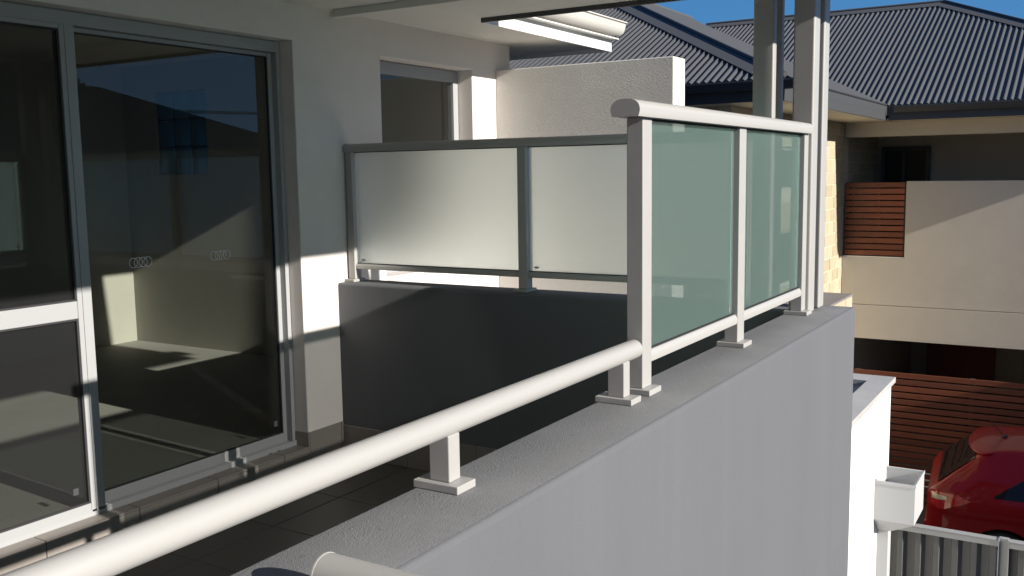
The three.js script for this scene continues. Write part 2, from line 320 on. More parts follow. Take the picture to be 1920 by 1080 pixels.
// ---------------------------------------------------------------- balcony floor, parapets
{
  const fl = new THREE.Group(); fl.name = 'balcony_floor'; struct(fl); fl.userData.label = 'dark tiled balcony floor'; scene.add(fl);
  mesh('slab', merge([box(0.002, 2.53, -0.25, -0.008, -4.06, 4.0), box(2.531, 5.2, -0.25, -0.0085, -0.88, 4.0)]), M.grout, fl);
  const tf = struct(mesh('added_bounce_floor', box(0.002, 2.3, 0.12, 0.3, -5.7565, -4.286), mat([0.66, 0.64, 0.60], 0.9, { map: grime }), scene)); tf.userData.label = 'hidden pale slab added to bounce light onto the rear screen';  // hidden slab, added pale so that sunlight bounces into the rear glass
  const S = 0.45;
  for (let i = 0; i < 6; i++) for (let j = 0; j < 12; j++) {
    const x0 = 0.013 + i * S, z1 = 1.0 - j * S, x1 = Math.min(x0 + S - 0.004, 2.526), z0 = Math.max(z1 - S + 0.004, -4.056);
    if (x1 - x0 < 0.02 || z1 - z0 < 0.02) continue;
    mesh('floor_tile', box(x0, x1, -0.0078, rr(-0.0008, 0.0008), z0, z1, 0.002), (i * 7 + j * 3) % 3 ? M.floorTile : M.floorTile2, fl);
  }
}
const parapet = thing('balcony_parapet', 'grey rendered balcony wall with flat rounded top carrying the round handrail', 'wall');
{
  // body below, textured top course with softened edges
  const prof = roundRect(2.53, 2.755, -2.9, 1.0, 0.014, 4);
  const sh = new THREE.Shape(prof.map(([a, b]) => new THREE.Vector2(a, b)));
  const g = new THREE.ExtrudeGeometry(sh, { depth: 8.2, bevelEnabled: true, bevelThickness: 0.012, bevelSize: 0.012, bevelOffset: -0.012, bevelSegments: 3 });
  g.translate(0, 0, -4.278);
  const flat = toCreasedNormals(g.toNonIndexed(), 0.7); metreUV(flat);
  // split top from sides so that the top keeps its coarse texture
  const p = flat.attributes.position, a = [], b = [];
  const pick = (list) => { const o = new THREE.BufferGeometry(); for (const k of ['position', 'normal', 'uv']) { const s = flat.attributes[k], n = s.itemSize, out = new Float32Array(list.length * n); list.forEach((i, q) => { for (let c = 0; c < n; c++) out[q * n + c] = s.array[i * n + c]; }); o.setAttribute(k, new THREE.BufferAttribute(out, n)); } return o; };
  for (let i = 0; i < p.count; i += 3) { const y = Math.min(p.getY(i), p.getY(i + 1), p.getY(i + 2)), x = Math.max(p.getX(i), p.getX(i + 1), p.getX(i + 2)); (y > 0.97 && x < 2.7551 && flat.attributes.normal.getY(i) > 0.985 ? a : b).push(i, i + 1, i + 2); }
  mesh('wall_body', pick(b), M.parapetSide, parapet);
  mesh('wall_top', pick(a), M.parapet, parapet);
  const pa = thing('balcony_parapet', 'dark grey rendered parapet carrying the frosted screen across the balcony end', 'wall');
  const g2 = new THREE.ExtrudeGeometry(new THREE.Shape(roundRect(-4.285, -4.062, -2.9, 0.999, 0.014, 4).map(([u, v]) => new THREE.Vector2(u, v))), { depth: 2.528, bevelEnabled: false });
  g2.rotateY(-Math.PI / 2).translate(2.529, 0, 0);
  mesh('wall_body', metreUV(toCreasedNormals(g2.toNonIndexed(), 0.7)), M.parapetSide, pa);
  for (let x = 0.013; x < 2.5; x += 0.453) mesh('skirting_tile', box(x, Math.min(x + 0.4505, 2.528), 0.002, 0.185, -4.0615, -4.051, 0.002), M.skirtTile, pa);
  const pc = thing('balcony_parapet', 'low grey rendered wall under the short handrail at the balcony corner', 'wall');
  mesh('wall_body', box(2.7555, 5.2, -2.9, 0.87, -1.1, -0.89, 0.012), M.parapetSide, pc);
}

// ---------------------------------------------------------------- privacy wall beyond the rear screen
{
  const w = tag(mesh('privacy_wall', box(0.0005, 1.318, -2.9, 2.308, -5.955, -5.757, 0.008), M.wing, scene), 'cream stucco wing wall standing out from the house past the frosted screen', 'wall');
}

// ---------------------------------------------------------------- rails and screens
const XC = 2.589;
function basePlate(parent, x0, x1, z0, z1) { return mesh('base_plate', box(x0, x1, 1.0005, 1.0165, z0, z1, 0.002), M.cream, parent); }
{
  const h = thing('handrail', 'long round cream aluminium handrail on short posts along the grey parapet', 'handrail');
  const g = tube(0.0255, [XC, 1.125, 2.15], [XC, 1.125, -2.335]);
  mesh('rail_tube', g, M.cream, h);
  mesh('end_cap', new THREE.SphereGeometry(0.0253, 32, 16).scale(1, 1, 0.16).translate(XC, 1.125, -2.335), M.creamPlain, h);
  for (const z of [-2.205 - 0.0345, -1.426 - 0.031, -0.645, 0.135, 0.915]) {
    const p = mesh('post', box(XC - 0.0235, XC + 0.0235, 1.0165, 1.108, z - 0.0185, z + 0.0185, 0.003), M.cream, h);
    basePlate(p, 2.535, 2.639, z - 0.031, z + 0.031);
  }
  const f = thing('handrail', 'short round cream handrail end poking out over the low corner wall', 'handrail');
  const FX = 2.715, FY = 1.03, FZ = -0.985;
  mesh('rail_tube', tube(0.031, [FX, FY, FZ], [5.1, FY, FZ]), M.creamPlain, f);
  mesh('end_cap', new THREE.CylinderGeometry(0.0318, 0.0318, 0.003, 48).rotateZ(Math.PI / 2).translate(FX - 0.001, FY, FZ), M.creamPlain, f);
  for (const x of [3.1, 4.1, 5.0]) { const p = mesh('post', box(x - 0.0235, x + 0.0235, 0.886, 1.008, FZ - 0.018, FZ + 0.018, 0.003), M.cream, f); mesh('base_plate', box(x - 0.031, x + 0.031, 0.8705, 0.886, FZ - 0.052, FZ + 0.052, 0.002), M.cream, p); }
}
// D-shaped cap rail
const dome = (w, h) => { const o = []; for (let i = 0; i <= 20; i++) { const a = Math.PI * i / 20; o.push([w * Math.sign(Math.cos(a)) * Math.pow(Math.abs(Math.cos(a)), 0.8), h * 0.32 + h * 0.68 * Math.pow(Math.sin(a), 0.8)]); } o.push([-w * 0.9, 0], [w * 0.9, 0]); return o; };
{
  const s = thing('glass_screen', 'frosted green glass privacy screen of two panes standing on the grey parapet', 'glass screen');
  const zs = [[-2.34, -2.40], [-3.132, -3.20], [-3.945, -4.0025]];
  mesh('top_rail', sweep(dome(0.041, 0.045), [XC + 0.003, 1.738, -2.275], [XC + 0.003, 1.738, -3.995]), M.creamPlain, s);
  mesh('end_cap', new THREE.ExtrudeGeometry(new THREE.Shape(dome(0.0412, 0.0452).map(([a, b]) => new THREE.Vector2(a, b))), { depth: 0.002, bevelEnabled: false }).translate(XC + 0.003, 1.7378, -2.275), M.creamPlain, s);
  zs.forEach(([a, b], i) => {
    const p = mesh('post', merge([box(XC - 0.0235, XC + 0.0235, 1.0165, 1.738, b, a, 0.003), box(XC - 0.0245, XC - 0.019, 1.02, 1.735, (a + b) / 2 - 0.002, (a + b) / 2 + 0.002)]), M.cream, s);
    basePlate(p, 2.542, 2.638, b - 0.008, a + 0.012);
  });
  for (let i = 0; i < 2; i++) {
    const a = zs[i][1], b = zs[i + 1][0];
    mesh('bottom_rail', sweep(dome(0.0215, 0.034), [XC, 1.080, a + 0.0005], [XC, 1.080, b - 0.0005]), M.creamPlain, s);
    mesh('glass_pane', new THREE.PlaneGeometry(a - b - (i ? 0.0075 : 0.014), 1.745 - 1.108).rotateY(Math.PI / 2).translate(XC + 0.004, (1.745 + 1.108) / 2, (a + b) / 2 - (i ? 0.003 : 0)), M.frosted, s);
    for (const [p, q] of [[1.112, 1.116], [1.732, 1.7375]]) mesh('gasket', box(XC - 0.004, XC + 0.012, p, q, b + 0.002, a - 0.002), M.gasket, s);
    mesh('glass_edge', box(XC + 0.0046, XC + 0.0056, 1.117, 1.7315, b + 0.030, b + 0.0335), mat([0.22, 0.34, 0.31], 0.4), s);
    for (let k = 0; k < 14; k++) { // dried drips and scuffs on the outer face
      const z = rr(b + 0.05, a - 0.04), y = rr(1.16, 1.71), L = rr(0.003, 0.011), h = rr(0.0005, 0.0010), t = rr(-0.12, 0.2), f = k % 4 ? h * 1.4 : L;
      mesh('scuff', new THREE.CircleGeometry(1, 9).scale(f, h, 1).rotateZ(t).rotateY(Math.PI / 2).translate(XC + 0.0052 + k * 0.00003, y, z), M.scuff, s);
    }
    mesh('glass_stamp', box(XC + 0.0045, XC + 0.0055, 1.128, 1.14, b + 0.028, b + 0.044), M.stamp, s);
  }
  const r = thing('glass_screen', 'frosted glass screen, colour paled for its light, across the dark parapet at the balcony end', 'glass screen');
  const zc = -4.172, xs = [[0.012, 0.058], [1.137, 1.187], [2.262, 2.312]];
  mesh('top_rail', sweep(dome(0.036, 0.045), [0.004, 1.728, zc], [2.33, 1.728, zc]), M.creamPlain, r);
  xs.forEach(([a, b]) => { const p = mesh('post', box(a, b, 1.0155, 1.728, zc - 0.028, zc + 0.028, 0.003), M.cream, r); mesh('base_plate', box(a - 0.012, b + 0.012, 1.0, 1.0155, zc - 0.05, zc + 0.055, 0.002), M.cream, p); });
  for (let i = 0; i < 2; i++) {
    const a = xs[i][1], b = xs[i + 1][0];
    mesh('bottom_rail', sweep(dome(0.02, 0.03), [a + 0.0005, 1.072, zc], [b - 0.0005, 1.072, zc]), M.creamPlain, r);
    mesh('glass_pane', box(a + 0.006, b - 0.006, 1.098, 1.735, zc - 0.003, zc + 0.003), M.frostedRear, r);
    for (const [p, q] of [[1.1, 1.105], [1.723, 1.7275]]) mesh('gasket', box(a + 0.002, b - 0.002, p, q, zc - 0.008, zc + 0.008), M.gasket, r);
    mesh('glass_stamp', box(a + 0.03, a + 0.055, 1.118, 1.128, zc + 0.001, zc + 0.002), M.stamp, r);
  }
}
// ---------------------------------------------------------------- roof posts at the balcony corner
{
  const post = (x0, x1, z0, z1, label) => tag(mesh('roof_post', box(x0, x1, 1.0005, 2.4895, z0, z1, 0.008), M.cream, scene), label, 'post', 'cream roof posts at the balcony corner');
  post(2.542, 2.628, -4.09, -4.003, 'cream square roof post touching the end of the green glass screen');
  post(2.542, 2.628, -4.25, -4.165, 'cream square roof post at the end of the long grey parapet');
  post(2.343, 2.433, -4.15, -4.105, 'cream flat roof post on the rear parapet facing the balcony');
  post(2.343, 2.433, -4.262, -4.222, 'cream flat roof post on the rear parapet facing the neighbouring roofs');
}

// ---------------------------------------------------------------- white garage wall with coping, rainwater head
{
  const w = thing('white_wall', 'white rendered flat-roof wall with grey coping below the balcony', 'wall');
  mesh('wall_body', merge([box(2.235, 2.36, -2.9, -0.012, -7.52, -4.4), box(1.6, 2.2345, -2.9, -0.0125, -7.52, -7.35)]), M.white, w);
  mesh('coping', merge([box(2.222, 2.388, -0.0115, 0.03, -7.545, -4.4, 0.004), box(1.6, 2.2215, -0.0118, 0.0297, -7.545, -7.33, 0.004)]), M.coping, w);
  mesh('flat_roof', box(1.6, 2.2345, -0.26, -0.2, -7.349, -4.4), M.dark, w);
  const r = thing('rainwater_head', 'white square rainwater head with downpipe on the white wall', 'rainwater head');
  const X0 = 2.3605, X1 = 2.632, Z0 = -7.39, Z1 = -6.99, Y0 = -0.905, Y1 = -0.617, t = 0.012;
  mesh('side_panel', merge([box(X0, X1, Y0, Y1, Z1 - t, Z1, 0.002), box(X0, X1, Y0, Y1, Z0, Z0 + t, 0.002), box(X1 - t, X1, Y0 + 0.0005, Y1 - 0.0005, Z0 + t, Z1 - t), box(X0, X0 + t, Y0 + 0.0005, Y1 + 0.01, Z0 + t, Z1 - t)]), M.whiteMetal, r);
  mesh('rim', merge([box(X0, X1 + 0.004, Y1 - 0.02, Y1 + 0.004, Z1, Z1 + 0.004), box(X1, X1 + 0.004, Y1 - 0.02, Y1 + 0.004, Z0, Z1)]), M.whiteMetal, r);
  const g = new THREE.CylinderGeometry(0.5, 0.5, 1, 4, 1, false); // tapered underside
  const hopper = new THREE.BufferGeometry(); {
    const a = [[X0, Y0, Z0], [X1, Y0, Z0], [X1, Y0, Z1], [X0, Y0, Z1]], zc = (Z0 + Z1) / 2, b = [[X0, Y0 - 0.12, zc - 0.06], [X0 + 0.09, Y0 - 0.12, zc - 0.06], [X0 + 0.09, Y0 - 0.12, zc + 0.06], [X0, Y0 - 0.12, zc + 0.06]], v = [];
    for (let i = 0; i < 4; i++) { const j = (i + 1) % 4; v.push(...a[i], ...a[j], ...b[j], ...a[i], ...b[j], ...b[i]); }
    v.push(...a[0], ...a[2], ...a[1], ...a[0], ...a[3], ...a[2]);
    hopper.setAttribute('position', new THREE.Float32BufferAttribute(v, 3)); hopper.computeVertexNormals(); metreUV(hopper);
  }
  mesh('hopper', hopper, M.whiteMetal, r);
  mesh('downpipe', box(X0, X0 + 0.08, -2.9, Y0 - 0.1, -7.24, -7.14, 0.006), M.whiteMetal, r);
}
// ---------------------------------------------------------------- steel sheet fence
{
  const f = thing('steel_fence', 'dark ribbed steel sheet fence with a pale top rail', 'fence');
  const Z = -7.585, zt = -1.1;
  const prof = []; // ribbed sheet, trapezoid ribs every 0.128 m
  const sheet = (x0, x1) => {
    const pts = []; for (let x = x0; x < x1 - 0.001;) { for (const [dx, dz] of [[0, 0], [0.052, 0], [0.062, 0.04], [0.1, 0.04], [0.128, 0]]) if (x + dx <= x1) pts.push([x + dx, Z + dz]); x += 0.128; }
    const v = []; for (let i = 0; i + 1 < pts.length; i++) { const [a, b] = pts[i], [c, d] = pts[i + 1]; v.push(a, -2.88, b, c, -2.88, d, c, zt - 0.01, d, a, -2.88, b, c, zt - 0.01, d, a, zt - 0.01, b); }
    const g = new THREE.BufferGeometry(); g.setAttribute('position', new THREE.Float32BufferAttribute(v, 3)); g.computeVertexNormals(); return metreUV(g);
  };
  const posts = [3.16, 5.5, 7.9];
  let x = 2.375;
  for (const p of posts) {
    mesh('sheet', sheet(x, p - 0.03), M.fenceSheet, f);
    mesh('top_rail', merge([box(x, p - 0.03, zt - 0.05, zt - 0.004, Z - 0.012, Z + 0.052, 0.002), box(x, p - 0.03, zt - 0.0045, zt, Z - 0.014, Z + 0.054, 0.001)]), M.fenceRail, f);
    mesh('post', merge([box(p - 0.0295, p + 0.0295, -2.9, zt + 0.008, Z - 0.012, Z + 0.03), box(p - 0.0355, p - 0.029, -2.9, zt + 0.006, Z - 0.013, Z + 0.056), box(p + 0.029, p + 0.0355, -2.9, zt + 0.006, Z - 0.013, Z + 0.056)]), M.fenceRail, f);
    x = p + 0.036;
  }
}

// ---------------------------------------------------------------- neighbouring house
const nb = thing('neighbour_house', 'beige and yellow brick house with dark corrugated hip roofs behind the balcony', 'house');
const tp = Math.tan(rad(25)), AMP = 0.013;
// corrugated sheet on a plane. axis 'x': corrugations counted along x, running up in -z; axis 'z': counted along z, running up in -x
function corrugated(axis, a0, a1, y0, b0, lo, hi, PITCH = 0.076) {
  const v = [], n = 8, step = PITCH / n, cols = Math.round((a1 - a0) / step);
  const P = (a, r, ph) => { // r = run from the eave
    const h = AMP * Math.sin(2 * Math.PI * a / PITCH), y = y0 + r * tp + h * Math.cos(rad(25)), back = h * Math.sin(rad(25));
    return axis === 'x' ? [a, y, b0 - r + back] : [b0 - r + back, y, a];
  };
  for (let i = 0; i < cols; i++) {
    const a = a0 + i * step, b = a + step, la = lo(a), lb = lo(b), ha = hi(a), hb = hi(b);
    if (ha <= la && hb <= lb) continue;
    const A = P(a, Math.min(la, ha)), B = P(b, Math.min(lb, hb)), C = P(b, hb), D = P(a, ha);
    if (axis === 'x') v.push(...A, ...B, ...C, ...A, ...C, ...D); else v.push(...A, ...C, ...B, ...A, ...D, ...C);
  }
  let g = new THREE.BufferGeometry(); g.setAttribute('position', new THREE.Float32BufferAttribute(v, 3));
  g.setAttribute('uv', new THREE.Float32BufferAttribute(new Float32Array(v.length / 3 * 2), 2));
  g = toCreasedNormals(g, 1.2); return metreUV(g);
}
const EY = 2.43, EZ = -13.95, EX = 1.1, WZ = -9.0, CX = 5.28;   // eave height, main eave, wing side eave, wing front eave, main corner
const RIDGE = 4.06, RW = 4.55;                                            // run from eave to ridge
{
  const roof = sub('roof', nb);
  mesh('roof_sheet', corrugated('x', -7.0, CX, EY, EZ, (x) => x < EX ? EX - x : 0, (x) => Math.min(RIDGE, CX - x), 0.083), M.roofMetal, roof);
  mesh('roof_sheet', corrugated('x', EX - 2 * RW, EX, EY, WZ, () => 0, (x) => Math.min(EX - x, x - (EX - 2 * RW))), M.roofMetal, roof);
  mesh('roof_sheet', corrugated('z', EZ - RW, WZ, EY, EX, (z) => z < EZ ? EZ - z : 0, (z) => Math.min(RW, WZ - z)), M.roofMetal, roof);
  mesh('roof_sheet', corrugated('z', EZ - 2 * RIDGE, EZ, EY, CX, () => 0, (z) => Math.min(EZ - z, z - (EZ - 2 * RIDGE))), M.roofMetal, roof);
  // back and far sides, smooth (out of sight)
  const tri = (pts) => { const g = new THREE.BufferGeometry(); g.setAttribute('position', new THREE.Float32BufferAttribute(pts.flat(), 3)); g.computeVertexNormals(); return metreUV(g); };
  const ry = EY + RIDGE * tp, rz = EZ - RIDGE, rx = CX - RIDGE, wx = EX - RW, wy = EY + RW * tp, wz = EZ - RW;
  mesh('roof_sheet', tri([[-7, ry, rz], [CX, EY, rz - RIDGE], [-7, EY, rz - RIDGE], [-7, ry, rz], [rx, ry, rz], [CX, EY, rz - RIDGE], [wx, wy, WZ - RW], [wx - RW, EY, wz], [wx, wy, wz], [wx, wy, WZ - RW], [wx - RW, EY, WZ], [wx - RW, EY, wz]]), M.roofMetal, roof);
  // roll-top ridge and hip caps: two folded wings and a roll
  const cap = (p, q, n1, n2) => {
    const P = new THREE.Vector3(...p), Q = new THREE.Vector3(...q), f = Q.clone().sub(P).normalize(), parts = [];
    const up = new THREE.Vector3(...n1).add(new THREE.Vector3(...n2)).normalize();
    for (const n of [n1, n2]) {
      const N = new THREE.Vector3(...n).normalize(), s = new THREE.Vector3().crossVectors(f, N).normalize();
      const o = new THREE.Vector3(...(n === n1 ? n2 : n1)); if (s.dot(o) > 0) s.negate();
      const A = P.clone().addScaledVector(N, 0.016).addScaledVector(up, 0.012), B = Q.clone().addScaledVector(N, 0.016).addScaledVector(up, 0.012), C = B.clone().addScaledVector(s, 0.175).addScaledVector(up, -0.01), D = A.clone().addScaledVector(s, 0.175).addScaledVector(up, -0.01);
      const lip = D.clone().addScaledVector(N, -0.014), lip2 = C.clone().addScaledVector(N, -0.014);
      const v = [A, B, C, A, C, D, D, C, lip2, D, lip2, lip].flatMap((w) => [w.x, w.y, w.z]);
      const g = new THREE.BufferGeometry(); g.setAttribute('position', new THREE.Float32BufferAttribute(v, 3)); g.computeVertexNormals(); parts.push(metreUV(g));
    }
    parts.push(sweep(circle(0.024, 16).map(([a, b]) => [a, b + 0.034]), p, q, up.toArray()));
    return merge(parts);
  };
  const NZ = [0, 1, tp], NX = [tp, 1, 0], NMX = [-tp, 1, 0], NMZ = [0, 1, -tp];
  mesh('ridge_cap', cap([EX - RIDGE, ry, rz], [rx, ry, rz], NZ, NMZ), M.roofMetal, roof);
  mesh('ridge_cap', cap([rx, ry, rz], [CX, EY, EZ], NZ, NX), M.roofMetal, roof);
  mesh('ridge_cap', cap([wx, wy, WZ - RW], [EX, EY, WZ], NZ, NX), M.roofMetal, roof);
  mesh('ridge_cap', cap([wx, wy, WZ - RW], [wx, wy, wz], NX, NMX), M.roofMetal, roof);
  mesh('ridge_cap', cap([wx, wy, WZ - RW], [wx - RW, EY, WZ], NZ, NMX), M.roofMetal, roof);
  // gutters: quad section with a bead; fascia and soffit under them
  const q = [[0, 0], [0.075, 0], [0.095, 0.02], [0.105, 0.06], [0.118, 0.075], [0.118, 0.092], [0.102, 0.092], [0.09, 0.06], [0.08, 0.022], [0.07, 0.01], [0.01, 0.01], [0.01, 0.09], [0, 0.09]];
  const gy = EY - 0.105;
  mesh('gutter', sweep(q, [EX + 0.1, gy, EZ], [CX + 0.1, gy, EZ]), M.gutterDark, roof);
  mesh('gutter', sweep(q, [EX - 2 * RW, gy, WZ], [EX + 0.11, gy, WZ]), M.gutterDark, roof);
  mesh('gutter', sweep(q.map(([a, b]) => [-a, b]).reverse(), [EX, gy, WZ + 0.11], [EX, gy, EZ + 0.02]).scale(1, 1, 1), M.gutterGrey, roof);
  mesh('fascia', box(EX + 0.02, CX, 2.225, EY - 0.02, EZ - 0.03, EZ - 0.001), M.gutterDark, roof);
  mesh('fascia', box(EX - 2 * RW, EX - 0.03, 2.225, EY - 0.02, WZ - 0.03, WZ - 0.001), M.gutterDark, roof);
  mesh('fascia', box(EX - 0.03, EX - 0.001, 2.2252, EY - 0.02, EZ + 0.01, WZ - 0.002), M.gutterGrey, roof);
  const eave = mat([0.58, 0.53, 0.44], 0.9);
  mesh('soffit', merge([box(0.436, EX - 0.031, 2.235, 2.25, EZ - 0.6, WZ - 0.031), box(EX - 2 * RW, 0.4355, 2.2352, 2.2502, WZ - 0.6, WZ - 0.031), box(EX, CX - 0.01, 2.2354, 2.2504, EZ - 0.55, EZ - 0.031)]), eave, roof);
  mesh('fascia', box(CX - 0.0095, CX + 0.02, 2.2254, EY - 0.02, EZ - 2 * RIDGE, EZ - 0.001), M.gutterDark, roof);

  // rendered balcony front, beam, recess
  const Z = -14.5, LX = 0.437, RXX = 4.75;
  const front = new THREE.Shape([[LX, -0.885], [RXX, -0.885], [RXX, 1.396], [1.29, 1.396], [1.29, 0.318], [LX, 0.318]].map(([a, b]) => new THREE.Vector2(a, b)));
  const bal = sub('balcony_front', nb);
  // two render courses with an open joint between them
  const low = box(LX, RXX, -0.885, -0.392, Z - 0.2, Z, 0.004);
  mesh('render_panel', low, M.beige, bal);
  const up = new THREE.Shape([[LX, -0.384], [RXX, -0.384], [RXX, 1.396], [1.29, 1.396], [1.29, 0.318], [LX, 0.318]].map(([a, b]) => new THREE.Vector2(a, b)));
  mesh('render_panel', metreUV(new THREE.ExtrudeGeometry(up, { depth: 0.192, bevelEnabled: true, bevelThickness: 0.004, bevelSize: 0.004, bevelOffset: -0.004, bevelSegments: 1 }).translate(0, 0, Z - 0.196).toNonIndexed()), M.beige, bal);
  mesh('joint', box(LX, RXX - 0.01, -0.393, -0.383, Z - 0.19, Z - 0.012), M.dark, bal);
  mesh('beam', box(LX, RXX, 2.03, 2.234, Z - 0.25, Z - 0.001, 0.004), M.beige, nb);
  mesh('balcony_slab', box(LX, RXX, 0.1, 0.28, -17.0, Z - 0.201), M.dark, nb);
  mesh('balcony_ceiling', box(LX, RXX, 2.2345, 2.33, -17.0, Z - 0.251), M.beige, nb);
  mesh('back_wall', box(LX - 0.2, RXX, 0.0, 2.33, -17.2, -17.0), M.beige, nb);
  mesh('side_wall', box(RXX - 0.2, RXX - 0.001, -2.9, 2.2342, -17.0, Z - 0.202), M.beige, nb);
  // balcony window set in the back wall
  const w = sub('window', nb);
  mesh('frame', merge([box(0.5, 1.24, 1.86, 1.93, -16.98, -16.9), box(0.5, 0.56, 0.3, 1.86, -16.98, -16.9), box(0.82, 0.88, 0.3, 1.86, -16.98, -16.9), box(1.18, 1.24, 0.3, 1.86, -16.98, -16.9)]), M.gutterGrey, w);
  mesh('pane', box(0.56, 1.18, 0.3, 1.86, -16.96, -16.95), mat([0.015, 0.017, 0.017], 0.35, { specularIntensity: 0.4 }), w);
  // undercroft
  const u = sub('undercroft', nb);
  mesh('rear_wall', box(LX - 0.2, RXX, -2.9, -0.3, -21.2, -21.0), M.beige, u);
  mesh('ceiling', box(LX, RXX, -0.5, -0.3, -21.0, Z - 0.201), M.beige, u);
  mesh('side_wall', box(LX - 0.2, LX - 0.008, -2.9, -0.301, -21.0, -14.695), M.beige, u);
  mesh('side_wall', box(RXX - 0.2, RXX - 0.001, -2.9, -0.301, -21.0, -17.001), M.beige, u);
  mesh('roller_door', box(0.75, 2.0, -2.88, -1.45, -20.99, -20.9), mat([0.30, 0.085, 0.065], 0.6), u);
  mesh('column', box(3.0, 3.2, -2.9, -0.5, -16.0, -15.8), M.beige, u);
}
// brickwork: large yellow blocks laid in stretcher bond on a plane facing +x; openings skipped
function brickWall(parent, X, y0, y1, z0, z1, openings, cap = 300) {
  const H = 0.162, L = 0.305, J = 0.01, T = 0.1; let n = 0, row = 0;
  for (let y = y0; y < y1 - 0.02; y += H + J, row++) {
    const yt = Math.min(y + H, y1);
    for (let z = z1 + (row % 2 ? (L + J) / 2 : 0); z > z0; z -= L + J) {
      let a = Math.max(z - L, z0), b = Math.min(z, z1); if (b - a < 0.03) continue;
      for (const [oz0, oz1, oy0, oy1] of openings) if (yt > oy0 + 0.03 && y < oy1 - 0.03) { if (a >= oz0 - 0.01 && b <= oz1 + 0.01) { a = b; break; } if (a < oz1 && b > oz1) a = oz1; else if (b > oz0 && a < oz0) b = oz0; }
      if (b - a < 0.03) continue;
      const d = rr(-0.0025, 0.0025);
      mesh('brick', box(X - T, X + d, y, yt, a, b, 0.004), M.brick[Math.floor(rnd() * 4)], parent);
    }
  }
}
{
  const bw = sub('brick_wall', nb);
  const open = [[-12.05, -10.9, 1.33, 1.86], [-12.05, -10.9, 0.17, 0.86]];
  mesh('mortar_bed', box(0.30, 0.429, -2.9, 2.24, -14.52, -9.5), M.mortar, bw);
  // solid mortar bed gets real openings
  bw.children[0].geometry = merge([box(0.30, 0.429, -2.9, 0.17, -14.69, -9.5), box(0.30, 0.429, 0.86, 1.33, -14.69, -9.5), box(0.30, 0.429, 1.86, 2.234, -14.69, -9.5), box(0.30, 0.429, 0.17, 0.86, -14.69, -12.05), box(0.30, 0.429, 0.17, 0.86, -10.9, -9.5), box(0.30, 0.429, 1.33, 1.86, -14.69, -12.05), box(0.30, 0.429, 1.33, 1.86, -10.9, -9.5), box(0.30, 0.429, -0.3, 2.234, -17.0, -14.70)]);
  brickWall(bw, 0.435, -0.86, 2.23, -14.49, -10.3, open);
  brickWall(bw, 0.435, 0.3, 2.23, -16.9, -14.76, []);
  for (const [a, b, c, d] of open) {
    const w = sub('window', nb);
    mesh('frame', merge([box(0.34, 0.37, c, c + 0.04, a, b), box(0.34, 0.37, d - 0.04, d, a, b), box(0.34, 0.37, c, d, a, a + 0.04), box(0.34, 0.37, c, d, b - 0.04, b)]), M.whiteMetal, w);
    mesh('pane', box(0.35, 0.356, c + 0.04, d - 0.04, a + 0.04, b - 0.04), mat([0.015, 0.017, 0.017], 0.35, { specularIntensity: 0.4 }), w);
  }
  mesh('front_wall', box(-6.5, 0.299, -2.9, 2.234, -9.7, -9.5), M.brick[0], nb);
  mesh('inner_wall', box(-6.5, 0.2, -2.9, 2.2, -17.4, -17.2), M.dark, nb);
}
// freestanding brick wall with a grey capping in front of the wing
{
  const p = thing('brick_wall', 'yellow brick boundary wall with grey capping past the parapet end', 'wall');
  const X = 1.435, y1 = 0.245;
  mesh('mortar_bed', box(1.0, X - 0.006, -2.9, y1, -10.5, -7.7), M.mortar, p);
  brickWall(p, X, -1.99 , y1, -10.5, -7.7, []);
  mesh('capping', box(0.99, X + 0.006, y1 + 0.0005, y1 + 0.024, -10.51, -7.69, 0.004), M.capping, p);
}
// timber slat screen in the balcony front
{
  const s = thing('slat_screen', 'red brown horizontal timber slat screen in the beige balcony wall', 'screen');
  const x0 = 0.447, x1 = 1.284, y0 = 0.325, y1 = 1.39, n = 12, Z = -14.56;
  const step = (y1 - y0) / n;
  for (let i = 0; i < n; i++) { const o = mesh('slat', box(x0 + 0.004, x1 - 0.02, y0 + i * step + 0.008, y0 + (i + 1) * step - 0.009, Z, Z + 0.02, 0.003), M.slat[Math.floor(rnd() * 3)], s); }
  mesh('frame_bar', box(x1 - 0.02, x1 - 0.001, y0 - 0.004, y1, Z - 0.02, Z + 0.03), M.blackMetal, s);
  mesh('frame_bar', box(x0 + 0.05, x0 + 0.09, y0 - 0.003, y1 - 0.001, Z - 0.042, Z - 0.001), M.blackMetal, s);
  mesh('frame_bar', box(x0, x1 - 0.021, y0 - 0.0045, y0 + 0.006, Z - 0.019, Z + 0.029), M.blackMetal, s);
}
// timber slat fence
{
  const s = thing('timber_fence', 'dark red brown horizontal timber slat fence behind the red car', 'fence');
  const Z = -13.3, x0 = 0.9, x1 = 6.6, step = 0.0885, y1 = -1.105;
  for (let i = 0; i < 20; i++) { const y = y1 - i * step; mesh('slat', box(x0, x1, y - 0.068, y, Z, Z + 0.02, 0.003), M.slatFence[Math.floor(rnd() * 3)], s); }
  for (let x = x0 + 0.05; x < x1; x += 1.4) mesh('post', box(x - 0.03, x + 0.03, -2.9, y1 - 0.004, Z - 0.062, Z - 0.001), M.blackMetal, s);
}
